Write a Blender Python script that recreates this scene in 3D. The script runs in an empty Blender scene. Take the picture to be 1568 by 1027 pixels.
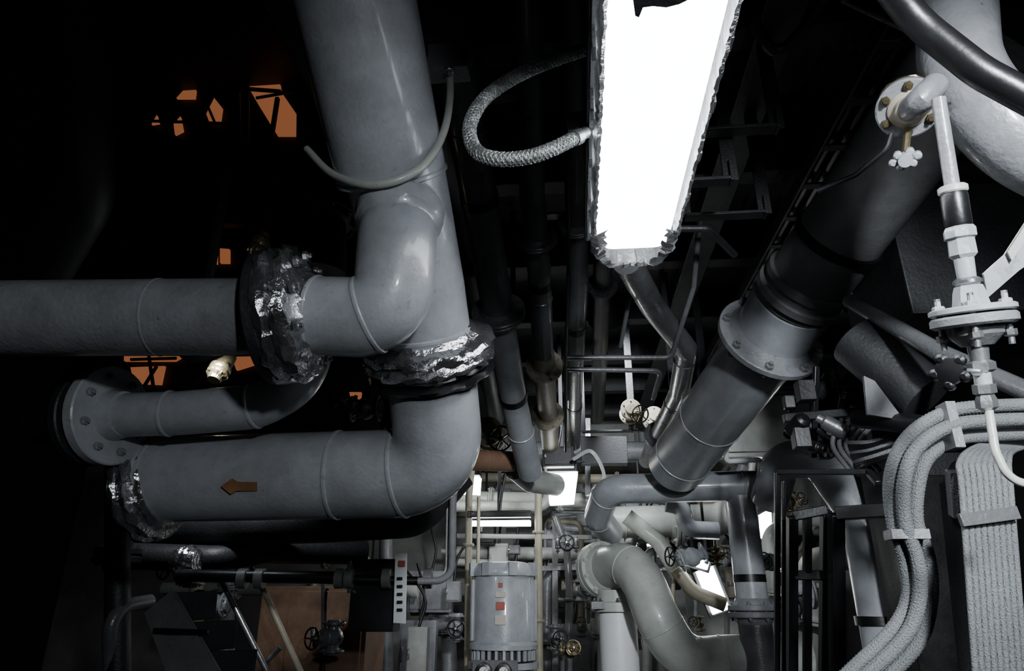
import bpy, math, random
from mathutils import Vector, Matrix
random.seed(7)
# ---------------------------------------------------------------- camera
IMG_W, IMG_H = 2380.0, 1558.0
K = IMG_W/1568.0
YAW, PITCH = math.radians(5.14), math.radians(21.28)
CAM = Vector((0,0,1.5))
LENS = 24.0
FPX = LENS/36.0*1568.0
fw = Vector((-math.sin(YAW)*math.cos(PITCH), math.cos(YAW)*math.cos(PITCH), math.sin(PITCH)))
rt = Vector((math.cos(YAW), math.sin(YAW), 0))
up = rt.cross(fw)
cam_d = bpy.data.cameras.new("camera"); cam_d.lens = LENS; cam_d.sensor_width = 36
cam = bpy.data.objects.new("camera", cam_d); bpy.context.scene.collection.objects.link(cam)
cam.matrix_world = Matrix.Translation(CAM) @ Matrix((rt, up, -fw)).transposed().to_4x4()
bpy.context.scene.camera = cam

def S(x, y, d=None, Y=None, Z=None):
    """surveyed point: sight line of the photo meeting a distance or a world plane"""
    v = fw + rt*((x-784)/FPX) + up*((513.2-y)/FPX)
    if Y is not None: d = (Y-CAM.y)/v.y
    if Z is not None: d = (Z-CAM.z)/v.z
    return CAM + v*d
def PP(*pts): return [S(*p) for p in pts]
def PY(Y, *pts): return [S(p[0], p[1], Y=Y) for p in pts]

# ---------------------------------------------------------------- materials
def mk(name, base, rough=0.4, metal=0.0, var=0.25, bump=0.08, scale=8.0, dirt=None, dirt_amt=0.5, fine=90.0, emit=None, es=0, trans=0, coat=0.0):
    m = bpy.data.materials.new(name); m.use_nodes = True
    n = m.node_tree.nodes; l = m.node_tree.links
    p = n["Principled BSDF"]
    tc = n.new("ShaderNodeTexCoord")
    no = n.new("ShaderNodeTexNoise"); no.inputs["Scale"].default_value = scale; no.inputs["Detail"].default_value = 8; no.inputs["Roughness"].default_value = .65
    l.new(tc.outputs["Object"], no.inputs["Vector"])
    cr = n.new("ShaderNodeValToRGB")
    cr.color_ramp.elements[0].position = .3; cr.color_ramp.elements[1].position = .7
    a = [c*(1-var) for c in base]; b = [min(1, c*(1+var*.6)) for c in base]
    cr.color_ramp.elements[0].color = (*a,1); cr.color_ramp.elements[1].color = (*b,1)
    l.new(no.outputs["Fac"], cr.inputs["Fac"])
    col = cr.outputs["Color"]
    if dirt:
        for (sc,t0,t1,am) in ((scale*2.3,.60,.72,dirt_amt),(scale*.35,.50,.75,dirt_amt*.7),(scale*5,.655,.69,min(1,dirt_amt*1.5))):
            n2 = n.new("ShaderNodeTexNoise"); n2.inputs["Scale"].default_value = sc; n2.inputs["Detail"].default_value = 10; n2.inputs["Roughness"].default_value=.72
            l.new(tc.outputs["Object"], n2.inputs["Vector"])
            r2 = n.new("ShaderNodeValToRGB"); r2.color_ramp.elements[0].position = t0; r2.color_ramp.elements[1].position = t1
            r2.color_ramp.elements[0].color = (0,0,0,1); r2.color_ramp.elements[1].color = (am,)*3+(1,)
            l.new(n2.outputs["Fac"], r2.inputs["Fac"])
            mx = n.new("ShaderNodeMixRGB"); mx.inputs["Color2"].default_value = (*dirt,1)
            l.new(r2.outputs["Color"], mx.inputs["Fac"]); l.new(col, mx.inputs["Color1"]); col = mx.outputs["Color"]
    l.new(col, p.inputs["Base Color"])
    p.inputs["Metallic"].default_value = metal
    mr = n.new("ShaderNodeMapRange"); mr.inputs["To Min"].default_value = max(0.02, rough-.14); mr.inputs["To Max"].default_value = rough+.16
    l.new(no.outputs["Fac"], mr.inputs["Value"]); l.new(mr.outputs["Result"], p.inputs["Roughness"])
    n3 = n.new("ShaderNodeTexNoise"); n3.inputs["Scale"].default_value = fine; n3.inputs["Detail"].default_value = 4
    l.new(tc.outputs["Object"], n3.inputs["Vector"])
    bp = n.new("ShaderNodeBump"); bp.inputs["Strength"].default_value = bump*3; bp.inputs["Distance"].default_value = .003
    l.new(n3.outputs["Fac"], bp.inputs["Height"]); l.new(bp.outputs["Normal"], p.inputs["Normal"])
    if emit: p.inputs["Emission Color"].default_value = (*emit,1); p.inputs["Emission Strength"].default_value = es
    if trans: p.inputs["Transmission Weight"].default_value = trans
    if coat: p.inputs["Coat Weight"].default_value = coat; p.inputs["Coat Roughness"].default_value=.10
    return m
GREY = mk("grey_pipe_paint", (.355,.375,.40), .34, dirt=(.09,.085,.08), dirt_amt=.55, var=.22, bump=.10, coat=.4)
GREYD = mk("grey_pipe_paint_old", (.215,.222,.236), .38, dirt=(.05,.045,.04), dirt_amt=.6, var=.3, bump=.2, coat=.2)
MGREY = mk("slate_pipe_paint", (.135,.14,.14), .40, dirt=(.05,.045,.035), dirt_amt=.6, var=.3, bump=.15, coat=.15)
DGREY = mk("dark_grey_paint", (.11,.113,.118), .3, dirt=(.035,.035,.03), dirt_amt=.6, bump=.2, coat=.35)
DARK = mk("dark_steel_paint", (.018,.019,.021), .5, bump=.2)
BLACK = mk("black_paint", (.007,.007,.008), .35, bump=.05)
PALE = mk("pale_green_paint", (.44,.465,.43), .38, dirt=(.14,.12,.09), dirt_amt=.5, var=.2, bump=.08, coat=.2)
CREAM = mk("cream_lagging", (.32,.29,.22), .5, dirt=(.10,.08,.05), dirt_amt=.6, var=.25)
WHITE = mk("white_enamel", (.72,.74,.74), .35, var=.08)
RUST = mk("rust_patch", (.27,.125,.05), .7, var=.5)
BROWN = mk("brown_oxide_paint", (.20,.115,.07), .55, var=.4, dirt=(.05,.035,.025))
BRASS = mk("tarnished_brass", (.17,.14,.08), .35, metal=.8, var=.3)
STEEL = mk("bare_steel", (.42,.43,.44), .28, metal=.85, var=.25, bump=.1)
FOIL = mk("aluminium_foil_tape", (.66,.67,.68), .17, metal=.95, var=.35, bump=.5, fine=60)
CABLE = mk("woven_cable_sheath", (.17,.18,.185), .45, var=.2, bump=.5, fine=300)
BRAID = mk("steel_braid", (.46,.48,.47), .32, metal=.6, var=.25, bump=.2, fine=300)
LIT = mk("lamp_diffuser", (.9,.9,.9), .5, emit=(.92,.95,1.0), es=17, var=.02)
LITR = mk("lamp_diffuser_dimmed", (.9,.9,.9), .5, emit=(.93,.95,1.0), es=3, var=.02)
LITF = mk("lamp_diffuser_far", (.9,.9,.9), .5, emit=(.95,.98,.96), es=24, var=.02)
PLAST = mk("clear_lamp_plastic", (.45,.47,.48), .22, trans=.75, var=.2, bump=.5, fine=50)
ORANGE = mk("orange_glow_panel", (.5,.2,.1), .6, emit=(.80,.28,.12), es=.30, var=.4, scale=3, dirt=(.05,.02,.01))  # orange light on the wall beyond, put into the panels as weak emission
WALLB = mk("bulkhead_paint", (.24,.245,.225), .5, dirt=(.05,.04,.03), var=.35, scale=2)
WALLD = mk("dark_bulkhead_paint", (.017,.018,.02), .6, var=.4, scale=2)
REDL = mk("red_label", (.35,.07,.04), .5); LABEL = mk("label_plate", (.5,.46,.38), .4, var=.15)

# ---------------------------------------------------------------- builder
def frame(ax):
    ax = Vector(ax).normalized()
    h = Vector((0,0,1)) if abs(ax.z) < .9 else Vector((1,0,0))
    x = ax.cross(h).normalized(); y = ax.cross(x).normalized()
    return x, y, ax
def fillet(pts, br, n=12):
    out = [pts[0].copy()]
    for i in range(1, len(pts)-1):
        a, b, c = pts[i-1], pts[i], pts[i+1]
        d1 = (a-b); d2 = (c-b); l1, l2 = d1.length, d2.length
        d1.normalize(); d2.normalize()
        th = math.pi - d1.angle(d2)
        if th < .02: out.append(b.copy()); continue
        t = min(br*math.tan(th/2), .49*l1, .49*l2)
        k = (4/3*math.tan(th/4))/math.tan(th/2)
        p0 = b+d1*t; p3 = b+d2*t; p1 = p0-d1*t*k; p2 = p3-d2*t*k
        for j in range(n+1):
            s = j/n
            out.append(p0*(1-s)**3+p1*3*s*(1-s)**2+p2*3*s*s*(1-s)+p3*s**3)
    out.append(pts[-1].copy())
    return out
def spline(pts, n=10):
    out = []
    P = [pts[0]*2-pts[1]]+list(pts)+[pts[-1]*2-pts[-2]]
    for i in range(1, len(P)-2):
        p0,p1,p2,p3 = P[i-1:i+3]
        for j in range(n):
            t = j/n
            out.append(.5*((2*p1)+(p2-p0)*t+(2*p0-5*p1+4*p2-p3)*t*t+(3*p1-p0-3*p2+p3)*t**3))
    out.append(pts[-1].copy())
    return out
def frames(path, closed=False):
    n = len(path); T = []
    for i in range(n):
        a = path[i-1] if (i > 0 or closed) else path[0]
        b = path[(i+1) % n] if (i < n-1 or closed) else path[-1]
        T.append((b-a).normalized())
    x, y, _ = frame(T[0]); F = []
    for i in range(n):
        x = (x - T[i]*x.dot(T[i])).normalized(); y = T[i].cross(x)
        F.append((x.copy(), y.copy(), T[i]))
    return F
def at(path, f):
    L = [0]
    for i in range(1, len(path)): L.append(L[-1]+(path[i]-path[i-1]).length)
    t = f*L[-1]
    for i in range(1, len(path)):
        if L[i] >= t or i == len(path)-1:
            s = (t-L[i-1])/max(1e-9, L[i]-L[i-1])
            return path[i-1].lerp(path[i], s), (path[i]-path[i-1]).normalized()
class B:
    def __init__(s, name, bevel=0): s.name=name; s.v=[]; s.f=[]; s.mi=[]; s.mats=[]; s.bevel=bevel
    def m(s, mat):
        if mat not in s.mats: s.mats.append(mat)
        return s.mats.index(mat)
    def add(s, vs, fs, mat):
        o = len(s.v); s.v += [tuple(v) for v in vs]; k = s.m(mat)
        for f in fs: s.f.append([i+o for i in f]); s.mi.append(k)
    def tube(s, path, r, mat, seg=28, cap=True, closed=False):
        F = frames(path, closed); vs=[]; fs=[]; n=len(path)
        for i,p in enumerate(path):
            rr = r[i] if isinstance(r,(list,tuple)) else r
            for j in range(seg):
                a = 2*math.pi*j/seg
                vs.append(p+F[i][0]*math.cos(a)*rr+F[i][1]*math.sin(a)*rr)
        for i in range(n if closed else n-1):
            i2 = (i+1)%n
            for j in range(seg):
                j2=(j+1)%seg
                fs.append((i*seg+j, i*seg+j2, i2*seg+j2, i2*seg+j))
        if cap and not closed:
            fs.append(tuple(reversed(range(seg)))); fs.append(tuple((n-1)*seg+j for j in range(seg)))
        s.add(vs, fs, mat)
    def lathe(s, o, ax, prof, mat, seg=36, noise=0, anoise=0):
        x,y,z = frame(ax); vs=[]; fs=[]; n=len(prof)
        for k,(t,r) in enumerate(prof):
            for j in range(seg):
                a = 2*math.pi*j/seg
                rr = r + (random.uniform(-1,1)*noise if 0<k<n-1 else 0)
                tt = t + (random.uniform(-1,1)*anoise if 0<k<n-1 else 0)
                vs.append(o+z*tt+(x*math.cos(a)+y*math.sin(a))*rr)
        for i in range(n-1):
            for j in range(seg):
                j2=(j+1)%seg
                fs.append((i*seg+j,(i+1)*seg+j,(i+1)*seg+j2,i*seg+j2))
        if prof[0][1] > 1e-5: fs.append(tuple(range(seg)))
        if prof[-1][1] > 1e-5: fs.append(tuple((n-1)*seg+j for j in reversed(range(seg))))
        s.add(vs, fs, mat)
    def disc(s, o, ax, r, th, mat, seg=40):
        b = min(.004, th*.2)
        s.lathe(o, ax, [(-th/2,r-b),(-th/2+b,r),(th/2-b,r),(th/2,r-b)], mat, seg)
    def hexb(s, o, ax, r, h, mat):
        s.lathe(o, ax, [(0,r),(h*.8,r),(h,r*.8)], mat, 6); s.lathe(o, ax, [(h,r*.5),(h*1.7,r*.5)], mat, 10)
    def flange(s, o, ax, R, th, rp, mat, nb=8, bm=None, both=True):
        x,y,z = frame(ax); s.disc(o, ax, R, th, mat)
        s.lathe(o, ax, [(-th*1.6,rp*1.02),(-th*.5,rp*1.18),(th*.5,rp*1.18),(th*1.6,rp*1.02)], mat)
        for i in range(nb):
            a = 2*math.pi*(i+.5)/nb; q = o+(x*math.cos(a)+y*math.sin(a))*(R+rp)*.52
            s.hexb(q+z*th/2, z, R*.085, R*.08, bm or mat)
            if both: s.hexb(q-z*th/2, -z, R*.085, R*.08, bm or mat)
    def joint(s, o, ax, R, th, rp, mat, nb=8, bm=None):
        z = Vector(ax).normalized()
        s.flange(o-z*th*.6, z, R, th, rp, mat, nb, bm); s.flange(o+z*th*.6, z, R, th, rp, mat, nb, bm)
    def weld(s, path, f, r, mat, w=.007):
        p,t = at(path, f)
        s.lathe(p, t, [(-w,r*.99),(-w*.6,r+w*.45),(0,r+w*.6),(w*.6,r+w*.45),(w,r*.99)], mat, 36)
    def foil(s, o, ax, R, th, rp, mat=None):
        pr = [(-th*1.1, rp*1.0)]
        pr += [(-th*.85,rp*1.08),(-th*.62,R*.80),(-th*.55,R*.93),(-th*.45,R*1.0),(-th*.25,R*1.02),(-th*.08,R*.97),(0,R*.93),(th*.08,R*.98),(th*.25,R*1.02),(th*.45,R*1.0),(th*.55,R*.93),(th*.62,R*.80),(th*.85,rp*1.08)]
        pr += [(th*1.1, rp*1.0)]
        s.lathe(o, ax, pr, mat or FOIL, 46, noise=R*.035, anoise=th*.09)
    def box(s, c, sx, sy, sz, mat, ax=None):
        X,Y,Z = ax if ax else (Vector((1,0,0)),Vector((0,1,0)),Vector((0,0,1)))
        vs=[c+X*sx/2*i+Y*sy/2*j+Z*sz/2*k for i in(-1,1) for j in(-1,1) for k in(-1,1)]
        s.add(vs,[(0,1,3,2),(4,6,7,5),(0,4,5,1),(2,3,7,6),(0,2,6,4),(1,5,7,3)],mat)
    def bar(s, a, b, w, h, mat, upv=None):
        z=(b-a).normalized(); u=Vector(upv) if upv else Vector((0,0,1))
        if abs(z.dot(u))>.95: u=Vector((0,1,0))
        x=z.cross(u).normalized(); y=x.cross(z)
        s.box((a+b)/2, w, h, (b-a).length, mat, (x,y,z))
    def slab(s, pts, n, th, mat):
        n=Vector(n).normalized()*th; k=len(pts)
        vs=list(pts)+[p+n for p in pts]
        s.add(vs,[tuple(range(k)),tuple(reversed(range(k,2*k)))]+[(i,(i+1)%k,(i+1)%k+k,i+k) for i in range(k)],mat)
    def ring(s, o, ax, R, r, mat, n=36, seg=10):
        x,y,z=frame(ax)
        s.tube([o+(x*math.cos(2*math.pi*i/n)+y*math.sin(2*math.pi*i/n))*R for i in range(n)], r, mat, seg, closed=True)
    def wheel(s, o, ax, R, mat, r=.008, sp=5):
        x,y,z=frame(ax); s.ring(o,ax,R,r,mat)
        s.disc(o,ax,R*.22,R*.25,mat,16)
        for i in range(sp):
            a=2*math.pi*i/sp; s.tube([o,o+(x*math.cos(a)+y*math.sin(a))*R],r*.8,mat,8)
    def valve(s, o, pax, sax, r, mat, wm=None):
        p=Vector(pax).normalized(); q=Vector(sax).normalized()
        s.lathe(o,p,[(-r*2,r),(-r*1.2,r*1.05),(-r*.8,r*1.5),(0,r*1.75),(r*.8,r*1.5),(r*1.2,r*1.05),(r*2,r)],mat,24)
        s.flange(o-p*r*2.1,p,r*2,r*.35,r,mat,6); s.flange(o+p*r*2.1,p,r*2,r*.35,r,mat,6)
        s.lathe(o,q,[(0,r*1.1),(r*1.8,r*.9),(r*1.9,r*1.4),(r*2.3,r*1.4),(r*2.4,r*.7),(r*3.2,r*.5)],mat,20)
        s.tube([o+q*r*3,o+q*r*5],r*.2,STEEL,10); s.wheel(o+q*r*4.6,q,r*1.6,wm or BLACK,r*.15)
    def braid(s, path, r, mat, n=6, pitch=.05, w=.2):
        F=frames(path); L=[0]
        for i in range(1,len(path)): L.append(L[-1]+(path[i]-path[i-1]).length)
        for sg in (1,-1):
            for k in range(n):
                pts=[]
                for i,p in enumerate(path):
                    a=2*math.pi*k/n+sg*2*math.pi*L[i]/pitch
                    pts.append(p+(F[i][0]*math.cos(a)+F[i][1]*math.sin(a))*r)
                s.tube(pts,r*w,mat,5,cap=False)
    def done(s):
        me=bpy.data.meshes.new(s.name)
        c=Vector((0,0,0))
        for v in s.v: c+=Vector(v)
        c/=len(s.v)
        me.from_pydata([tuple(Vector(v)-c) for v in s.v],[],s.f)
        for m in s.mats: me.materials.append(m)
        me.polygons.foreach_set("material_index",s.mi)
        me.polygons.foreach_set("use_smooth",[True]*len(s.f))
        me.update()
        try: me.set_sharp_from_angle(angle=math.radians(32))
        except Exception: pass
        ob=bpy.data.objects.new(s.name,me); ob.location=c
        bpy.context.scene.collection.objects.link(ob)
        if s.bevel:
            bv=ob.modifiers.new("bevel","BEVEL"); bv.width=s.bevel; bv.segments=2; bv.limit_method='ANGLE'; bv.angle_limit=math.radians(40)
        return ob
V=Vector
def resample(path, step):
    L=sum((path[i]-path[i-1]).length for i in range(1,len(path))); n=max(2,int(L/step))
    return [at(path,i/n)[0] for i in range(n+1)]

# ---------------------------------------------------------------- shell
def slabobj(name,c,sx,sy,sz,mat):
    b=B(name); b.box(V(c),sx,sy,sz,mat); return b.done()
ZC=3.62
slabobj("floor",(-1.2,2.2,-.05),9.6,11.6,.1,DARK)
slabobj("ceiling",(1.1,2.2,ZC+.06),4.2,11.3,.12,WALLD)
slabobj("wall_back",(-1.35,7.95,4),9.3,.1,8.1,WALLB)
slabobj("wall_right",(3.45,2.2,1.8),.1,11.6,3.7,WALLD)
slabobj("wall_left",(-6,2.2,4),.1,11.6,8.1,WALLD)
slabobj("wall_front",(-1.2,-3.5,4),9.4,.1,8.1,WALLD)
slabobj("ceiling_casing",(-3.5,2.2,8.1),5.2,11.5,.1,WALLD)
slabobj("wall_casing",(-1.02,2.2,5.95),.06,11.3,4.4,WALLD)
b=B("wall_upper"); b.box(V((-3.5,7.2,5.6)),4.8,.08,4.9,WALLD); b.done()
b=B("deck_beams",.004)
for y in [0.3,1.15,2.0,2.9,3.8,4.7,5.6,6.5,7.4]:
    b.box(V((1.15,y,ZC-.1)),4.1,.016,.2,DARK); b.box(V((1.15,y,ZC-.2)),4.1,.11,.016,DARK)
for x in [-.9,.75,2.3]:
    b.box(V((x,2.2,ZC-.14)),.02,11,.28,DARK); b.box(V((x,2.2,ZC-.28)),.14,11,.02,DARK)
b.done()

# ---------------------------------------------------------------- riser pipe
R1=.131
b=B("riser_pipe")
riser=PP((532,-110,1.58),(640,440,1.92))+fillet(PP((640,440,1.92),(662,585,2.0),(676,722,2.05),(235,733,2.14)),.22,18)[1:]
b.tube(riser,R1,GREY,48)
for f in (.44,.475,.655,.74,.99): b.weld(riser,f,R1,GREY,.008)
q=PP((518,-110,1.56),(600,268,1.80))
b.tube([q[0],q[1]],R1*1.10,GREY,48)
b.lathe(q[1],q[1]-q[0],[(-.008,R1*1.10),(-.004,R1*1.13),(.004,R1*1.13),(.012,R1*1.0)],GREY,48)
br=fillet(PP((618,285,1.80),(608,370,1.70),(602,487,1.66),(445,482,1.70)),.17,18)
b.tube(br,.098,GREY,44)
for f in (.66,.88): b.weld(br,f,.098,GREY)
p,t=at(br,.2); b.lathe(p,t,[(-.045,.108),(-.03,.114),(.006,.110),(.016,.102),(.03,.097)],GREY,40,noise=.0025)
p,t=at(br,.97); b.lathe(p,t,[(-.035,.098),(-.02,.108),(.03,.114)],GREY,40)
a0,a1=S(648,480,1.95),S(664,585,2.02)
b.foil(a0.lerp(a1,.5),a1-a0,.190,.062,R1)
b.foil(a0.lerp(a1,.74),a1-a0,.180,.05,R1,BLACK)
a0,a1=S(270,735,2.13),S(215,748,2.14)
b.foil(a1.lerp(a0,.3),a1-a0,.165,.05,R1)
pc=[(393,738),(362,738),(353,733),(338,744),(353,756),(362,751),(393,751)]
b.slab(PP(*[(x,y,1.966) for x,y in pc]),fw,.02,RUST)
b.done()

b=B("header_pipe")
hp=PP((440,484,1.70),(-140,488,1.74)); b.tube(hp,.0965,GREYD,48)
b.weld(hp,.33,.0965,GREYD,.004); b.weld(hp,.05,.0965,GREYD)
a0,a1=S(492,476,1.70),S(392,489,1.70); ax=a1-a0
c=a0.lerp(a1,.48)
b.foil(c,ax,.168,.075,.096)
x,y,z=frame(ax)
b.disc(c+z*.045,ax,.166,.03,DARK)
for i in range(10):
    a=2*math.pi*i/10; b.hexb(c+(x*math.cos(a)+y*math.sin(a))*.142-z*.05,-z,.013,.012,STEEL)
b.done()

b=B("return_pipe")
rp=fillet(PP((150,636,2.0),(275,632,1.98),(395,622,1.97),(462,585,1.96),(485,500,2.0)),.2,14)
b.tube(rp,.064,GREY,40)
for f in (.28,.6): b.weld(rp,f,.064,GREY)
a0,a1=S(200,632,1.98),S(130,640,2.02)
b.flange(a0.lerp(a1,.45),a0-a1,.145,.035,.064,GREY,8,GREYD)
b.disc(a0.lerp(a1,.8),a0-a1,.142,.03,DARK)
b.tube([a1,S(60,650,2.2)],.06,DARK)
b.done()

b=B("pipe_clamp",.002)
cl=spline(PP((470,228,1.86),(506,264,1.74),(555,282,1.652),(604,277,1.63),(650,251,1.665),(678,206,1.745),(689,150,1.81),(688,95,1.85)),8)
b.tube(cl,.010,PALE,12)
b.box(S(688,96,1.86),.11,.06,.085,DGREY); b.hexb(S(688,105,1.82),V((0,0,-1)),.014,.012,STEEL)
b.bar(S(684,95,1.9),S(684,-60,1.9),.13,.05,DARK)
b.done()

# ---------------------------------------------------------------- fluorescent lamp
def lamp_fixture(name,x0,x1,y0,y1,z,mat,zt=ZC-.3):
    b=B(name,.003); cx=(x0+x1)/2; w=x1-x0; L=y1-y0
    def loop(ins,zz,c):
        pts=[]; X0,X1,Y0,Y1=x0+ins,x1-ins,y0+ins,y1-ins
        for (ex,ey,a0) in ((X1-c,Y1-c,0),(X0+c,Y1-c,90),(X0+c,Y0+c,180),(X1-c,Y0+c,270)):
            for k in range(5):
                a=math.radians(a0+k*22.5); pts.append(V((ex+c*math.cos(a),ey+c*math.sin(a),zz)))
        return pts
    ls=[loop(0,z+.07,.03),loop(.004,z+.02,.03),loop(.016,z,.03)]
    n=20; vs=sum(ls,[]); fs=[]
    for i in range(2):
        for j in range(n): fs.append((i*n+j,i*n+(j+1)%n,(i+1)*n+(j+1)%n,(i+1)*n+j))
    fs.append(tuple(2*n+j for j in range(n)))
    b.add(vs,fs,mat)
    vs=[];fs=[]
    X0,X1,Y0,Y1=x0-.016,x1+.016,y0-.02,y1+.095
    cor=[(X1,Y0),(X1,Y1-.07),(X1-.04,Y1),(X0+.04,Y1),(X0,Y1-.07),(X0,Y0)]
    cc=[V((a,c2,0)) for a,c2 in cor]; rs=resample(cc,.012)
    for i,p in enumerate(rs):
        far = 1 if p.y>Y1-.20 else .3
        for k,(zz,o) in enumerate(((z+.085,0),(z+.05,.006),(z+.015,-.002),(z-.008,-.018),(z-.008,-.03))):
            d=(V((cx,p.y-(.1 if far==1 else 0),0))-V((p.x,p.y,0)))*(.0,.0,.0,.14,.34)[k]*(1 if far==1 else .3)
            vs.append(V((p.x+random.uniform(-.008,.008)*far,p.y+random.uniform(-.008,.008)*far,zz+random.uniform(-.006,.006)*far))+d)
    m_=len(rs)
    for i in range(m_-1):
        for k in range(4): fs.append((i*5+k,(i+1)*5+k,(i+1)*5+k+1,i*5+k+1))
    b.add(vs,fs,PLAST)
    b.box(V((cx,(y0+y1)/2+.02,z+.12)),w+.06,L+.12,.07,DARK)
    b.box(V((cx,(y0+y1)/2+.02,z+.09)),w+.05,L+.11,.02,DGREY)
    yy=y0+.06
    while yy<y1:
        for xx in (x0-.022,x1+.022): b.box(V((xx,yy,z+.055)),.008,.035,.06,STEEL)
        yy+=.17
    for yy in (y0+.2,y1-.2): b.bar(V((cx,yy,z+.15)),V((cx,yy,zt)),.05,.02,DARK)
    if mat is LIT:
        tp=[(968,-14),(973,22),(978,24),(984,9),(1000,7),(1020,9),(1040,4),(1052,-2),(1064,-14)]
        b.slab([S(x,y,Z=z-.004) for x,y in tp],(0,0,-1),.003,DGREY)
    return b.done()
lamp_fixture("fluorescent_lamp",.085,.288,.60,1.73,2.42,LIT)
lamp_fixture("fluorescent_lamp",-.55,-.35,-2.4,-1.0,2.5,LITR)

def spot(pos,tgt,P,ang,rad=.07):  # added fill light; its housing and hanger are made up with it
    pos=V(pos); tgt=V(tgt); ax=(tgt-pos).normalized()
    b=B("fill_spot",.001); b.lathe(pos-ax*.02,ax,[(-.16,.03),(-.14,.06),(-.03,.11),(0,.12),(0,.11),(-.03,.10)],DARK,28)
    b.bar(pos-ax*.14,V(((pos-ax*.14).x,(pos-ax*.14).y,ZC-.02)),.03,.03,DARK)
    ob=b.done()
    ld=bpy.data.lights.new("fill_spot_light","SPOT"); ld.energy=P; ld.spot_size=math.radians(ang); ld.spot_blend=.8; ld.shadow_soft_size=rad; ld.color=(.90,.95,1)
    lo=bpy.data.objects.new("light_source",ld); bpy.context.scene.collection.objects.link(lo)
    lo.parent=ob; lo.location=pos+ax*.01-ob.location; lo.rotation_euler=ax.to_track_quat('-Z','Y').to_euler()
spot((.6,-.7,2.0),(-.95,1.9,1.80),78,58,.06)  # unseen fill behind the camera for the left pipes
spot((.75,-.9,2.35),(.45,4.8,1.6),800,42,.12)  # unseen fill behind the camera for the centre
spot((1.0,-.8,1.9),(1.35,2.6,2.1),42,58,.06)  # unseen fill behind the camera for the upper right pipe
spot((.25,4.3,3.25),(.45,7.3,1.3),230,95,.08)  # added fill turned away from the camera to brighten the far machinery
spot((-1.62,2.75,2.55),(-1.9,5.0,.9),45,95,.05)  # added fill hidden behind the header pipe to brighten the lower left

b=B("flexible_conduit")
c1=resample(spline(PP((918,70,1.62),(870,84,1.62),(800,112,1.6),(745,148,1.57),(720,190,1.52),(727,228,1.48),(760,243,1.45),(810,240,1.45),(850,226,1.47),(882,210,1.52)),10),.006)
b.tube(c1,.0135,BRAID,16); b.braid(c1,.0145,BRAID,6,.055,.16)
p=c1[-1]; t=(c1[-1]-c1[-4]).normalized()
b.lathe(p,t,[(-.01,.019),(.012,.019),(.014,.014),(.04,.014)],STEEL,12)
b.tube([p+t*.03,p+t*.09],.010,DARK)
b.bar(S(868,190,1.62),S(908,185,1.62),.02,.05,DGREY)
b.done()

# ---------------------------------------------------------------- overhead long pipes
def run(name,pts,r,mat,br=.3,fl=(),wl=(),flR=1.7,seg=28,fm=None,hang=()):
    b=B(name); pth=fillet(pts,br,10); b.tube(pth,r,mat,seg)
    for f in wl: b.weld(pth,f,r,mat)
    for f in fl:
        p,t=at(pth,f); b.joint(p,t,r*flR,r*.22,r,fm or mat,8)
    for f in hang:
        p,t=at(pth,f); b.lathe(p,t,[(-.02,r*1.06),(.02,r*1.06)],BLACK,28)
        b.bar(p+V((0,0,r)),V((p.x,p.y,ZC-.02)),.03,.012,DARK)
    return b.done()
run("overhead_pipe",PP((660,-100,1.95),(725,250,2.6),(765,490,3.15)),.073,DGREY,.15,fl=(.97,),wl=(.4,),hang=(.6,))
run("overhead_pipe",PP((765,490,3.15),(788,620,3.6),(812,722,4.0)),.071,GREY,.15,wl=(.7,),hang=(.45,))  # lower length of the dark pipe; light falling there put into lighter paint
run("overhead_pipe",PP((806,-80,2.1),(815,300,2.9),(826,420,3.2),(832,540,3.6)),.055,DGREY,.3,fl=(.62,),wl=(.8,),hang=(.75,))
run("overhead_pipe",PP((882,-80,2.1),(882,300,3.0),(886,430,3.4),(880,560,3.9),(878,680,5.0)),.05,DGREY,.3,fl=(.35,),hang=(.55,.8))
run("overhead_pipe",PP((960,400,2.6),(1000,470,3.0),(1052,535,3.4),(1040,600,3.8),(990,705,4.9)),.055,DGREY,.12,fl=(.8,),wl=(.4,),hang=(.6,))
run("overhead_pipe",PP((832,540,3.6),(836,600,4.0),(843,690,4.9)),.06,CREAM,.12,fl=(.1,.55,))
run("overhead_pipe",PP((700,703,3.9),(785,706,4.1)),.06,BROWN,.12,wl=(.5,))
run("overhead_pipe",PP((790,716,4.25),(812,735,4.4),(850,742,4.7)),.075,PALE,.12)
run("overhead_pipe",PP((600,-30,2.0),(700,300,3.2),(760,640,5.0)),.06,DARK,.3,fl=(.5,))
run("overhead_pipe",PP((930,-30,2.0),(925,350,3.3),(915,640,5.4)),.05,DARK,.3,fl=(.5,),wl=(.7,))
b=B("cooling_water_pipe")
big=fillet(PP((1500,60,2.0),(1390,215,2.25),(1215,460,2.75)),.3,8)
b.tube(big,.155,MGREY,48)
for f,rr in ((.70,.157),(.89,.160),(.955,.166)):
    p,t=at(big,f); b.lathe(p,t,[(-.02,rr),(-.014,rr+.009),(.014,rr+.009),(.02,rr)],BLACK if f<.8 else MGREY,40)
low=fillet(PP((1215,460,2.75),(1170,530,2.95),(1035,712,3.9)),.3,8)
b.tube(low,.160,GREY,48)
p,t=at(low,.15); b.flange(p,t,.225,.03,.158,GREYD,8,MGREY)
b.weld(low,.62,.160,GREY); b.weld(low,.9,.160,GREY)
b.done()

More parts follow.
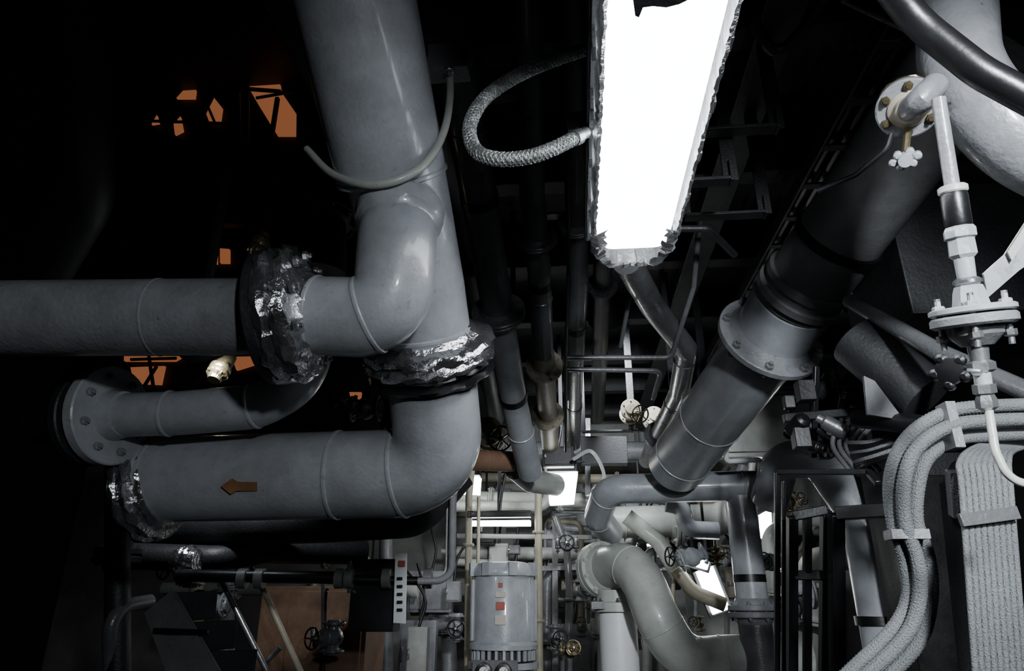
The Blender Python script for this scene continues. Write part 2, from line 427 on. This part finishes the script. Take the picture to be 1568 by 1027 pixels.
b=B("instrument_tubing")
b.tube(fillet(PP((868,547,3.2),(1028,547,3.2),(1062,440,3.0),(1072,330,2.8)),.04),.012,DGREY,12)
b.tube(fillet(PP((868,565,3.3),(1012,567,3.3),(1000,610,3.5)),.04),.012,DGREY,12)
b.tube(fillet(PP((950,530,3.1),(965,450,2.9),(1000,380,2.8)),.04),.010,DGREY,12)
b.tube(fillet(PP((866,690,3.9),(866,560,3.2),(870,420,2.6),(870,200,2.1)),.04),.007,BLACK,10)
b.tube(fillet(PP((1040,350,2.6),(1085,350,2.6),(1125,390,2.8)),.04),.014,DARK,10)
b.tube(fillet(PP((1150,30,2.1),(1190,90,2.2),(1235,40,2.1),(1280,-30,2.0)),.04),.02,DARK,12)
b.tube(fillet(PP((1290,0,2.0),(1420,60,1.9)),.04),.008,DGREY,8)
b.tube(spline(PP((878,702,4.6),(905,690,4.5),(924,722,4.5),(920,752,4.5),(900,760,4.6)),8),.012,WHITE,10)
b.done()
b=B("cable_tray",.002)
for x in (1.02,1.32): b.box(V((x,2.6,3.2)),.012,5.5,.07,DARK)
for i in range(20): b.box(V((1.17,.2+i*.27,3.18)),.3,.04,.01,DARK)
for i in range(5): b.tube([V((1.07+i*.05,0,3.22)),V((1.07+i*.05,5.3,3.22))],.019,BLACK,8)
b.done()
b=B("hanger_brackets",.002)
for (x,y,dd,w) in ((1120,200,2.3,.3),(1050,280,2.3,.3),(1110,330,2.6,.3),(930,660,4.8,.35),(760,150,2.6,.2),(850,330,3.1,.25),(1060,640,4.3,.2)):
    p=S(x,y,dd); b.box(p,w,.05,.012,DARK); b.box(p+V((w/2,0,.03)),.012,.05,.08,DARK); b.bar(p+V((w/2,0,0)),V((p.x+w/2,p.y,ZC-.02)),.05,.01,DARK); b.bar(p-V((w/2,0,0)),V((p.x-w/2,p.y,ZC-.02)),.05,.01,DARK)
b.done()

# ---------------------------------------------------------------- mid distance pipes
b=B("transfer_pipe")
tp=fillet(PP((1195,742,3.95),(930,748,4.10),(915,790,4.3),(935,815,4.7)),.13,12)
b.tube(tp,.086,GREY,36)
for f in (.12,.60,.75): b.weld(tp,f,.086,GREY)
v0=S(1133,760,3.98); v1=V((v0.x,v0.y,S(1133,935,Y=v0.y).z)); v2=V((v0.x,v0.y,.02))
b.tube([v0,v1],.086,GREY,32); b.tube([v1,v2],.09,DGREY,32)
b.joint(v1,V((0,0,1)),.135,.03,.088,GREYD,8)
b.lathe(v1+V((0,0,.17)),V((0,0,1)),[(-.02,.088),(.02,.088)],BLACK,32)
b.done()
b=B("bend_pipe")
e=S(1322,800,3.3)
ep=fillet(PP((1178,765,3.75),(1197,700,3.6),(1258,705,3.5),(1318,790,3.3)),.14,12)[:-1]+fillet([S(1290,748,3.4),e,V((e.x,e.y,.02))],.15,10)[1:]
b.tube(ep,.098,GREY,36)
b.weld(ep,.2,.098,GREY)
p,t=at(ep,.47); b.lathe(p,t,[(-.02,.1),(-.02,.112),(.02,.112),(.02,.1)],BLACK,32)
b.done()
b=B("pump_discharge_pipe")
dp=fillet(PP((918,872,4.25),(972,856,3.95),(1010,955,3.7),(1048,1012,3.7),(1230,1002,3.8)),.26,14)
b.tube(dp,.122,PALE,40)
for f in (.2,.45,.7): b.weld(dp,f,.122,PALE)
p,t=at(dp,.015); b.joint(p,t,.165,.035,.122,PALE,10)
v0=S(945,930,4.1); b.tube([v0,V((v0.x,v0.y,.02))],.112,WHITE,36)
b.lathe(v0,V((0,0,1)),[(-.02,.15),(.03,.15),(.035,.12),(.1,.12)],PALE,32)
for i in range(8):
    a=i*math.pi/4; b.hexb(v0+V((math.cos(a)*.135,math.sin(a)*.135,.03)),V((0,0,1)),.013,.015,STEEL)
b.bar(S(905,926,4.0),S(925,926,4.0),.05,.04,BLACK)
b.done()

# ---------------------------------------------------------------- vertical motor
b=B("pump_motor",.002)
Ym=5.2; c0=S(771,985,Y=Ym); c1=S(771,882,Y=Ym); cx,cy=c0.x,c0.y; z0,z1=c0.z,c1.z; Rm=.218; H=z1-z0
Zx=V((0,0,1)); o=V((cx,cy,z0))
b.lathe(o,Zx,[(0,Rm),(H*.97,Rm),(H,Rm*.98)],GREY,48)
for i in range(48):
    a=2*math.pi*i/48
    if -1.1<math.atan2(math.sin(a+math.pi/2),math.cos(a+math.pi/2))<1.1: continue
    d=V((math.cos(a),math.sin(a),0)); b.box(o+d*(Rm+.008)+Zx*H*.5,.02,.006,H*.9,GREY,(d,d.cross(Zx),Zx))
b.lathe(o+Zx*H,Zx,[(0,Rm*1.05),(.02,Rm*1.07),(.05,Rm*1.03),(.085,Rm*.93),(.1,Rm*.6),(.105,0.001)],GREY,48)
for a in (-.35,-1.2,-2.0,-2.8,.9,2.2):
    d=V((math.cos(a),math.sin(a),0)); b.box(o+d*Rm*1.04+Zx*(H+.045),.05,.06,.09,GREY,(d,d.cross(Zx),Zx))
b.lathe(o,Zx,[(-.03,Rm*1.1),(0,Rm*1.1),(.02,Rm)],GREY,48)
b.lathe(o-Zx*.10,Zx,[(-.02,Rm*1.1),(0,Rm*.85),(.08,Rm*.85)],DARK,48)
for i in range(26):
    a=2*math.pi*i/26; d=V((math.cos(a),math.sin(a),0)); b.box(o+d*Rm*.97-Zx*.06,.02,.02,.08,GREY,(d,d.cross(Zx),Zx))
b.lathe(o-Zx*.12,Zx,[(-.03,Rm*1.12),(.01,Rm*1.12)],GREY,48)
b.lathe(o-Zx*.15,Zx,[(-z0+.16,Rm*.8),(0,Rm*.8)],GREYD,36)
f=V((0,-1,0))
for (zz,w,h,mm) in ((H*.72,.07,.035,LABEL),(H*.56,.06,.05,REDL),(H*.36,.075,.06,LABEL),(H*.86,.03,.03,REDL)):
    b.box(o+f*(Rm+.006)+Zx*zz,w,.012,h,mm)
for dx in (-.1,.03):
    q=o+V((dx,-Rm-.05,-.15)); b.lathe(q,f,[(0,.055),(.03,.055),(.035,.045)],BLACK,28); b.lathe(q,f,[(.034,.043),(.037,.001)],WHITE,28); b.bar(q+f*.04,q+f*.04+V((.02,0,.02)),.004,.003,BLACK)
b.box(o+V((-.03,-Rm-.02,-.16)),.3,.03,.15,DGREY)
b.done()

# ---------------------------------------------------------------- background lamps
def small_lamp(pts,Y,th=.07,name="bulkhead_lamp",house=.08,up_=True):
    b=B(name,.003); q=[S(x,y,Y=Y) for x,y in pts]
    b.slab(q,(0,1,0),th,LITF); c=sum(q,V((0,0,0)))/4
    x0=min(p.x for p in q); x1=max(p.x for p in q); zt=max(p.z for p in q)
    b.box(V(((x0+x1)/2,Y+.03,zt+house/2)),x1-x0,.14,house,DARK)
    if up_: b.bar(V(((x0+x1)/2,Y+.03,zt+house)),V(((x0+x1)/2,Y+.03,ZC-.2)),.03,.03,DARK)
    return b.done()
small_lamp(((838,726),(884,722),(878,768),(842,770)),4.9,.1,house=.12)
small_lamp(((706,728),(735,730),(733,755),(707,754)),6.0,.08)
small_lamp(((716,797),(812,797),(812,804),(716,804)),5.6,.03,"tube_lamp",.05)
def flood(x,y,Y,w,h,tilt=0):
    b=B("flood_lamp",.003); q=S(x,y,Y=Y); X=V((1,0,0)); Z=V((math.sin(tilt),-.3,math.cos(tilt))).normalized(); Yv=Z.cross(X).normalized(); X=Yv.cross(Z)
    b.box(q,w,.04,h,LITF,(X,Yv,Z)); b.box(q+Yv*.06,w+.05,.09,h+.05,DARK,(X,Yv,Z)); b.box(q+Z*h*.5,w+.05,.08,.02,DARK,(X,Yv,Z))
    b.bar(q+Yv*.1,V((q.x,q.y+.1,ZC-.2)),.02,.02,DARK); b.done()
flood(1090,900,5.4,.13,.34,-.35)
flood(1066,858,4.9,.16,.07,.3)
flood(1172,800,6.4,.10,.26)
flood(985,830,7.0,.30,.06)
flood(1320,745,5.6,.14,.08)
flood(560,940,6.9,.05,.12)

# ---------------------------------------------------------------- background machinery
def bg(name,Y,pts,r,mat,br=.12,fl=(),wl=()): return run(name,PY(Y,*pts),r,mat,br,fl,wl,1.6,20)
bg("service_pipe",6.6,[(690,762),(900,766)],.07,PALE,fl=(.3,.8))
bg("service_pipe",6.9,[(700,845),(905,848)],.06,PALE,fl=(.6,))
bg("service_pipe",6.4,[(690,775),(840,776),(842,700)],.05,PALE,fl=(.2,))
bg("service_pipe",6.8,[(690,860),(780,862)],.035,PALE)
bg("service_pipe",5.5,[(716,1060),(718,760),(724,700)],.028,CREAM,fl=(.6,))
bg("service_pipe",5.4,[(730,1060),(733,760)],.014,CREAM)
bg("service_pipe",5.6,[(826,1060),(824,720)],.03,CREAM,fl=(.3,.7))
bg("service_pipe",6.0,[(905,800),(1100,795),(1160,760)],.13,PALE,fl=(.5,),wl=(.2,))
bg("service_pipe",6.2,[(835,1060),(838,880),(900,860)],.05,DGREY,fl=(.3,))
bg("service_pipe",5.8,[(870,1060),(872,900),(868,840),(850,790)],.03,DGREY,fl=(.5,))
bg("service_pipe",5.3,[(960,790),(1010,830),(1040,880)],.06,PALE)
bg("service_pipe",4.9,[(1035,870),(1060,905),(1110,925)],.045,CREAM,.2)
bg("service_pipe",6.0,[(1180,1060),(1182,820),(1230,790),(1290,790)],.08,PALE,fl=(.4,))
bg("service_pipe",6.3,[(1240,1060),(1242,860),(1300,850)],.11,PALE,fl=(.4,))
bg("service_pipe",5.6,[(1200,910),(1280,905),(1285,1060)],.07,GREY,fl=(.2,))
bg("service_pipe",5.0,[(1020,770),(1045,775),(1050,810),(1100,812)],.06,GREY)
bg("service_pipe",6.7,[(630,930),(685,930),(690,1060)],.07,GREYD,fl=(.2,.5))
bg("service_pipe",6.2,[(640,1060),(650,960),(700,950)],.05,GREYD,fl=(.5,))
bg("service_pipe",6.6,[(930,1060),(932,890),(1040,886)],.09,GREYD,fl=(.3,))
bg("service_pipe",7.1,[(650,690),(1080,690)],.10,GREYD,fl=(.3,.6))
bg("service_pipe",7.3,[(720,730),(1100,735)],.05,CREAM,fl=(.3,.6))
for i in range(46):
    x=random.uniform(700,1200); Y=random.uniform(6.2,7.6); y0=random.uniform(765,930)
    if random.random()<.5: pts=[(x,1080),(x+2,y0),(x+random.choice((-50,50)),y0-4)]
    else: pts=[(x,y0),(x+random.uniform(40,100),y0+2),(x+random.uniform(102,108),y0+random.choice((-90,90)))]
    bg("service_pipe",Y,pts,random.choice((.018,.025,.035,.055)),random.choice((PALE,DGREY,GREY,CREAM,GREYD)),.08,fl=(random.uniform(.2,.8),))
def valve(x,y,Y,pax,sax,r,mat=GREY,wm=None):
    b=B("gate_valve"); b.valve(S(x,y,Y=Y),pax,sax,r,mat,wm); b.done()
valve(868,832,5.2,(1,0,0),(0,-1,0),.032,DGREY)
valve(850,975,5.6,(0,0,1),(.3,-1,0),.035,DGREY,BLACK)
valve(873,995,5.0,(1,0,0),(.2,-1,.2),.028,BRASS,BRASS)
valve(750,665,4.6,(0,1,0),(.4,-.8,-.3),.05,CREAM,BLACK)
valve(1060,852,4.6,(1,0,.3),(-.9,-.4,0),.035,GREY,BLACK)
valve(965,630,4.6,(0,1,0),(.3,-.8,-.3),.035,CREAM,BRASS)
valve(1000,640,4.9,(0,1,0),(.3,-.8,-.3),.035,CREAM,BRASS)
valve(700,960,5.9,(0,0,1),(.1,-1,0),.04,GREYD)
valve(1215,930,5.2,(0,0,1),(-.4,-1,0),.04,GREY)
valve(1180,860,4.4,(1,0,0),(-.6,-1,0),.03,DGREY)
for i in range(16):
    valve(random.uniform(700,1230),random.uniform(760,1020),random.uniform(5.8,7.3),(random.choice((0,1)),0,random.choice((.2,1))),(random.uniform(-1,1),-1,random.uniform(-.5,.5)),random.uniform(.02,.035),random.choice((PALE,DGREY,GREYD,BRASS,CREAM)),random.choice((BLACK,BRASS,DARK)))
b=B("switch_box",.004)
L_=[(660,905,6.5,.4,.35,GREYD),(855,700,4.8,.22,.14,BLACK),(765,787,5.5,.5,.05,BLACK),(1165,650,5.2,.8,.5,PALE),(880,1000,6.8,.3,.5,GREYD),(640,1000,6.0,.3,.5,GREYD),(1100,930,7.2,.6,.8,PALE),(640,1000,5.2,.14,.35,PALE),(695,905,6.0,.12,.16,GREYD),(1020,850,6.5,.2,.2,BLACK)]
for i in range(22): L_.append((random.uniform(700,1230),random.uniform(720,1020),random.uniform(6.4,7.6),random.uniform(.06,.25),random.uniform(.06,.3),random.choice((GREYD,DGREY,PALE,BLACK,LABEL,CREAM,BLACK))))
for (x,y,Y,w,h,m) in L_:
    p=S(x,y,Y=Y); b.box(p,w,.1,h,m); b.box(p-V((0,.055,0)),w*.9,.01,h*.85,m); b.box(p-V((w*.4,.062,0)),.02,.02,h*.2,STEEL)
    b.tube(spline([p+V((0,0,h/2)),p+V((.02,.05,h/2+.2)),p+V((random.uniform(-.2,.2),.1,h/2+.45))],5),.012,BLACK,8)
b.done()
b=B("pipe_bracket_frame",.003)
b.tube(fillet(PP((1112,665,3.7),(1112,706,3.7),(1165,703,3.7),(1165,770,3.7)),.02),.014,WHITE,10)
b.bar(S(700,700,Y=5.6),S(840,690,Y=5.6),.06,.06,DGREY); b.bar(S(890,690,Y=5.0),S(960,690,Y=5.0),.1,.2,DARK)
for (x0,y0,x1,y1) in ((850,790,850,1060),(820,870,905,868),(700,820,905,822),(1190,760,1190,1060),(900,640,900,760)): b.bar(S(x0,y0,Y=6.1),S(x1,y1,Y=6.1),.05,.04,DGREY)
b.done()
b=B("floor_grating",.002)
for i in range(14): b.box(V((-.9+i*.3,6.3,.3)),.02,2.4,.04,DGREY)
b.done()

# ---------------------------------------------------------------- left lower area
b=B("handrail")
b.tube(fillet(PP((340,820,3.4),(318,850,3.4),(345,900,3.3),(420,1050,3.0)),.06),.013,STEEL,12)
b.tube(fillet(PP((385,870,3.4),(405,905,3.3),(470,1050,3.0)),.06),.014,CREAM,12)
b.tube(PP((430,990,3.1),(405,1015,3.1)),.012,STEEL,12)
b.done()
b=B("hydraulic_pipe")
hp=PP((270,880,3.0),(535,884,3.0)); b.tube(hp,.026,BLACK,20); b.tube(PP((535,886,3.0),(660,889,3.0)),.018,BLACK,16)
for x in (372,398,520,535,592,655):
    b.lathe(S(x,885,3.0),S(x+10,885,3.0)-S(x,885,3.0),[(-.02,.03),(-.018,.042),(.018,.042),(.02,.03)],MGREY,20)
b.bar(S(535,860,3.0),S(535,905,3.0),.012,.04,STEEL)
g=fillet(PP((640,889,2.9),(692,888,2.9),(694,760,2.9),(700,730,2.9)),.12); b.tube(g,.015,GREYD,14)
g=fillet(PP((650,897,2.95),(684,880,2.95),(686,770,2.95),(694,700,2.9)),.08); b.tube(g,.007,PALE,10)
b.done()
b=B("notice_board",.002)
p=[S(606,846,Y=3.1),S(622,847,Y=3.1),S(620,953,Y=3.1),S(603,952,Y=3.1)]; b.slab(p,(0,1,0),.01,WHITE)
b.box(S(615,862,Y=3.09),.03,.006,.025,REDL)
for k in range(5): b.box(S(612,885+k*12,Y=3.09),.025,.006,.012,BLACK)
b.box(S(575,910,Y=3.2),.2,.1,.3,BLACK)
b.done()
b=B("machinery_cabinet",.005)
b.box(S(495,975,Y=4.2),.62,.4,.55,BROWN); b.box(S(468,972,Y=3.98),.22,.02,.46,BROWN); b.box(S(523,972,Y=3.98),.22,.02,.46,BROWN)
b.bar(S(495,890,Y=3.95),S(495,1060,Y=3.95),.02,.02,DARK); b.box(S(480,970,Y=3.95),.02,.02,.08,STEEL)
b.done()
b=B("stair_stringer",.003)
b.slab([S(222,938,2.4),S(262,905,2.4),S(345,1050,2.2),S(268,1060,2.2)],(0.1,1,0),.02,DGREY)
b.bar(S(235,965,2.35),S(320,968,2.3),.01,.02,BLACK)
for k in range(3): b.bar(S(250+k*30,930+k*45,2.45),S(330+k*30,925+k*45,2.6),.02,.1,DARK)
b.done()
b=B("lagged_pipe_cluster")
b.tube(fillet(PP((180,850,3.2),(330,855,3.2),(420,840,3.4),(560,845,3.6)),.1),.06,DARK,20)
b.tube(fillet(PP((200,810,3.4),(500,800,3.2),(640,790,3.0),(700,720,3.0)),.2),.09,DARK,24)
b.tube(fillet(PP((180,700,3.0),(180,1050,2.8)),.1),.05,DARK,20)
b.tube(fillet(PP((170,1050,2.8),(168,930,2.8),(230,920,3.0)),.1),.03,DGREY,16)
b.joint(S(180,850,3.1),V((0,0,1)),.1,.03,.05,DARK)
b.foil(S(285,858,3.1),V((1,0,0)),.07,.05,.05)
b.done()
def lv(x,y,Y,pax,sax,r,m): 
    b=B("gate_valve"); b.valve(S(x,y,Y=Y),pax,sax,r,m); b.done()
lv(325,925,3.9,(1,0,0),(0,-1,0.1),.035,GREY); lv(510,975,3.6,(0,0,1),(-.5,-1,0),.03,DGREY); lv(295,870,3.6,(0,0,1),(-.5,-1,0),.035,GREYD)
lv(625,640,3.2,(1,0,0),(-1,-.6,.3),.05,BLACK)
lv(560,625,3.0,(1,0,0),(-1,-.6,.3),.03,DGREY)
bg("service_pipe",5.2,[(300,880),(302,1060)],.05,CREAM,fl=(.3,)); bg("service_pipe",5.4,[(345,840),(347,1060)],.06,GREYD,fl=(.3,))
bg("service_pipe",5.0,[(545,840),(547,1060)],.05,DGREY,fl=(.5,)); bg("service_pipe",5.6,[(400,850),(560,852),(562,1060)],.06,CREAM,fl=(.3,))
bg("service_pipe",6.0,[(250,900),(640,905)],.05,PALE,fl=(.3,.6)); bg("service_pipe",6.3,[(590,700),(592,1060)],.06,GREYD,fl=(.3,))

# ---------------------------------------------------------------- upper left casing: self-glowing orange panels in place of lit openings, behind dark trusses
b=B("casing_glow_panel",.002)
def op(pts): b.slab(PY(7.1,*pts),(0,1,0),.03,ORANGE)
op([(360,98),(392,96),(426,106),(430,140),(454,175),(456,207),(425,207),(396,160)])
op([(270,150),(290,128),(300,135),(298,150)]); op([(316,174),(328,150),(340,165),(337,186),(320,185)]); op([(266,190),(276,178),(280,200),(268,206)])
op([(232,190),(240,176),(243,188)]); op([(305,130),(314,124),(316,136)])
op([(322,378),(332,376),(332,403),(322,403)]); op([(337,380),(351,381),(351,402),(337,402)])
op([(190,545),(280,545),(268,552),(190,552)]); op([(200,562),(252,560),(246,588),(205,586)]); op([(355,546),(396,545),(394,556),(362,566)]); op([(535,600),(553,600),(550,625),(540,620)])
b.done()
b=B("casing_truss",.004)
for (x0,y0,x1,y1,w) in ((425,150,415,215,.05),(365,135,430,140,.04),(392,150,450,140,.03),(380,60,380,230,.03),(460,80,457,330,.06),(230,185,380,190,.03),(365,120,368,215,.03),(300,120,330,190,.03),(200,550,270,548,.03),(228,545,236,600,.03),(215,600,240,560,.03),(170,365,225,420,.04),(225,380,275,425,.04),(60,170,35,300,.04),(330,540,290,600,.06),(60,330,560,345,.12)):
    b.bar(S(x0,y0,Y=6.8),S(x1,y1,Y=6.8),w,w,DARK,(0,1,0))
b.done()
b=B("exhaust_duct")
b.tube(PP((478,310,3.6),(475,420,3.5)),.18,DARK,32); b.flange(S(478,330,3.6),V((0,0,1)),.24,.04,.18,DARK,12)
b.tube(fillet(PP((100,-60,3.0),(130,300,3.4),(60,420,3.6)),.4),.14,DARK,28)
b.foil(S(395,378,2.6),V((.2,.2,1)),.035,.06,.02,BRASS)
b.tube(PP((330,580,3.2),(350,545,3.3)),.04,BRASS,16); b.foil(S(335,568,3.2),S(350,545,3.3)-S(330,580,3.2),.05,.05,.03,BRASS)
b.done()

# ---------------------------------------------------------------- right side
b=B("seawater_bend")
sb=fillet(PP((1458,-120,1.65),(1468,110,1.48),(1548,218,1.42),(1680,280,1.40)),.22,14)
b.tube(sb,.080,GREYD,44)
b.tube(fillet(PP((1330,-60,1.2),(1405,35,1.2),(1500,110,1.15),(1640,185,1.1)),.2),.026,BLACK,24)
b.done()
b=B("relief_valve")
c=S(1390,165,1.5); ax=(CAM-c).normalized()+V((0,0,-.25)); ax.normalize()
b.disc(c,ax,.064,.028,GREYD); x,y,z=frame(ax)
b.lathe(c,ax,[(.0,.042),(.02,.040),(.028,.03),(.045,.026),(.05,.02)],CREAM,24)
for i in range(6):
    a=i*math.pi/3+.3; b.hexb(c+(x*math.cos(a)+y*math.sin(a))*.05+z*.014,z,.010,.010,BRASS)
b.foil(c-ax*.03,ax,.062,.02,.05,BRASS)
b.tube(spline([c+ax*.03,S(1412,150,1.42),S(1432,130,1.44)],6),.026,GREYD,20)
b.tube(fillet(PP((1365,205,1.5),(1358,228,1.5),(1310,268,1.55),(1252,292,1.6)),.03),.006,BLACK,8)
p=S(1386,243,1.48)
b.lathe(p,ax,[(-.02,.012),(.0,.016),(.02,.014)],GREY,16)
for i in range(6):
    a=i*math.pi/3; b.lathe(p+(x*math.cos(a)*1.3+y*math.sin(a)*.8)*.018,ax,[(-.01,.006),(-.006,.009),(.008,.009),(.012,.005)],GREY,10)
b.tube([p,c-(S(1390,100,1.5)-c)*.5],.008,BRASS,8)
b.done()

b=B("sampling_valve")
A0=S(1440,170,1.2); A1=S(1512,625,1.15); AX=A1-A0; LL=AX.length
def seg(y0,y1,prof,mat,sg=28):
    t0=(y0-170)/455*LL; t1=(y1-170)/455*LL
    b.lathe(A0,AX,[(t0+(t1-t0)*a,r*.0011) for a,r in prof],mat,sg)
seg(150,290,[(0,10.5),(1,11)],GREYD)
seg(288,300,[(0,18),(.2,21),(.8,21),(1,19)],PALE)
seg(300,352,[(0,18),(.1,19.5),(.9,19.5),(1,18)],BLACK)
seg(352,400,[(0,20),(.1,23),(.35,23),(.4,19),(.9,20),(1,15)],GREY,8)
seg(400,432,[(0,14),(1,13)],GREY)
seg(430,442,[(0,15),(.3,20),(.7,20),(1,15)],STEEL)
seg(442,474,[(0,19),(.3,22),(.7,24),(1,26)],GREY,6)
seg(474,484,[(0,56),(.2,59),(.8,59),(1,56)],GREY,40)
seg(487,503,[(0,56),(.2,59),(.8,59),(1,54)],GREYD,40)
seg(500,532,[(0,40),(.5,38),(1,22)],DGREY,32)
seg(530,556,[(0,15),(1,13)],STEEL)
seg(554,572,[(0,14),(.2,20),(.8,20),(1,14)],STEEL,6)
seg(572,600,[(0,12),(1,12)],GREY)
seg(588,604,[(0,12),(.1,16),(.9,16),(1,12)],STEEL,6)
seg(603,628,[(0,11),(.4,15),(.8,15),(1,8)],STEEL,6)
x,y,z=frame(AX)
for i in range(4):
    a=i*math.pi/2+.5; q=A0+AX*((495-170)/455)+(x*math.cos(a)+y*math.sin(a))*.048
    b.tube([q-z*.045,q+z*.045],.005,STEEL,8); b.hexb(q+z*.02,z,.010,.012,STEEL); b.hexb(q-z*.02,-z,.010,.012,GREY)
q=A0+AX*((572-170)/455); h=S(1455,568,1.08)
b.tube([q,h],.006,STEEL,10); b.lathe(h,h-q,[(-.01,.008),(-.006,.022),(.006,.022),(.01,.008)],BLACK,8)
for i in range(5):
    a=i*2*math.pi/5; xx,yy,zz=frame(h-q); b.lathe(h+(xx*math.cos(a)+yy*math.sin(a))*.022,h-q,[(-.008,.004),(-.005,.009),(.005,.009),(.008,.004)],BLACK,10)
b.tube(fillet(PP((1513,622,1.15),(1524,690,1.12),(1545,735,1.1),(1620,748,1.1)),.05),.0068,PALE,14)
b.done()
b=B("steel_bracket",.002)
b.slab([S(1508,418,1.3),S(1545,385,1.3),S(1600,300,1.3),S(1600,385,1.3),S(1560,412,1.3),S(1514,452,1.3)],(0.2,1,0.2),.008,GREY)
b.slab([S(1545,385,1.29),S(1600,300,1.29),S(1600,315,1.29),S(1550,396,1.29)],(0.2,1,0.2),.02,PALE)
b.done()

b=B("armoured_cable_bundle")
ctr=[(1640,640),(1520,643),(1455,652),(1405,685),(1385,735),(1386,800),(1404,855),(1408,915),(1385,975),(1310,1050)]
for k,off in enumerate((-22,0,22)):
    pts=[]
    for i,(x,y) in enumerate(ctr):
        x0,y0=ctr[max(0,i-1)]; x1,y1=ctr[min(len(ctr)-1,i+1)]
        L=math.hypot(x1-x0,y1-y0); nx,ny=-(y1-y0)/L,(x1-x0)/L
        o_=off if i<5 else off*(.8 if i<8 else 1)
        pts.append(S(x+nx*o_,y+ny*o_,1.5-.03*(k==1)))
    pth=resample(spline(pts,8),.008); b.tube(pth,.0145,CABLE,16); b.braid(pth,.0148,CABLE,5,.04,.07)
p=S(1455,652,1.48); b.box(p,.02,.045,.10,GREYD)
p=S(1388,818,1.48); b.box(p,.078,.045,.02,GREYD)
b.done()
b=B("cable_riser_bundle",.001)
for i in range(9):
    o_=9.3*i
    pts=PP((1560+o_*.3,672+o_*.1,1.55),(1500+o_*.7,682+o_*.1,1.50),(1470+o_,706,1.42),(1474+o_,760,1.38),(1496+o_*1.02,1060,1.28))
    pth=spline(pts,10); b.tube(pth,.0062,CABLE,12)
b.bar(S(1470,796,1.35),S(1558,784,1.35),.012,.025,DGREY)
b.slab([S(1455,735,1.46),S(1475,700,1.46),S(1490,1060,1.36),S(1470,800,1.45)],(0,1,0),.05,DARK)
b.bar(S(1462,720,1.45),S(1468,790,1.45),.03,.03,CABLE)
b.done()

b=B("guard_frame",.003)
def rail(pts,w,m=BLACK):
    q=PP(*pts)
    for i in range(len(q)-1): b.bar(q[i],q[i+1],w,w,m)
rail([(1190,1060,2.3),(1190,722,2.3),(1330,722,2.1),(1345,740,2.0)],.018)
rail([(1200,1060,2.3),(1200,735,2.3)],.014)
rail([(1213,1060,2.2),(1213,790,2.2),(1265,780,2.2),(1262,1060,2.2)],.030)
rail([(1236,1060,2.2),(1236,785,2.2)],.024)
rail([(1283,1060,2.1),(1280,786,2.1),(1395,778,2.0)],.040)
rail([(1213,880,2.2),(1283,880,2.2)],.03)
b.done()
b=B("cable_drape")
for k in range(9):
    y0=655+k*6; pts=PP((1225+k*6,y0-20,2.5),(1270+k*4,y0+15,2.4),(1330,y0+22-k*2,2.2),(1400,655+k*4,2.1),(1480,650+k*3,2.1))
    b.tube(spline(pts,8),.008+.003*random.random(),BLACK if k%3 else CABLE,8)
for k in range(5):
    b.tube(spline(PP((1290+k*14,640,2.3),(1275+k*10,680,2.3),(1300+k*12,720,2.3)),8),.008,DGREY,8)
b.done()
b=B("solenoid_block",.003)
for i in range(18):
    x=random.uniform(1200,1300); y=random.uniform(590,690); p=S(x,y,random.uniform(2.3,2.6)); s_=random.uniform(.025,.06)
    if i%2: b.box(p,s_,s_,s_*1.3,random.choice((BLACK,DARK,BLACK)))
    else: b.lathe(p,V((random.uniform(-1,1),random.uniform(-1,1),random.uniform(-1,1))),[(-s_,s_*.3),(-s_*.8,s_*.5),(s_*.5,s_*.5),(s_*.55,s_*.3),(s_,s_*.3)],random.choice((BLACK,BLACK,STEEL)),14)
b.bar(S(1200,640,2.45),S(1320,630,2.45),.03,.03,BLACK); b.bar(S(1250,560,2.45),S(1245,700,2.45),.02,.02,BLACK)
b.done()
b=B("ventilation_duct",.004)
b.tube(PP((1310,520,2.3),(1420,610,2.1)),.09,DARK,28)
b.slab([S(1325,578,2.05),S(1338,584,2.05),S(1380,640,2.05),S(1330,632,2.05)],(0,1,0),.01,GREYD)
b.tube(PP((1300,460,2.4),(1440,540,1.9),(1620,620,1.6)),.025,DGREY,16)
b.tube(PP((1310,640,2.2),(1460,655,1.9),(1600,665,1.7)),.03,BLACK,16)
b.box(S(1520,420,2.6),.9,.5,.5,DARK)
b.done()
b=B("control_panel",.004)
b.box(S(1450,900,2.9),.42,.3,1.1,DARK); b.box(S(1450,900,2.74),.34,.02,.9,BLACK); b.box(S(1410,880,2.72),.02,.02,.12,STEEL)
b.done()

# ---------------------------------------------------------------- world
w=bpy.data.worlds.new("world"); bpy.context.scene.world=w; w.use_nodes=True
w.node_tree.nodes["Background"].inputs[0].default_value=(.5,.55,.6,1)
w.node_tree.nodes["Background"].inputs[1].default_value=.02
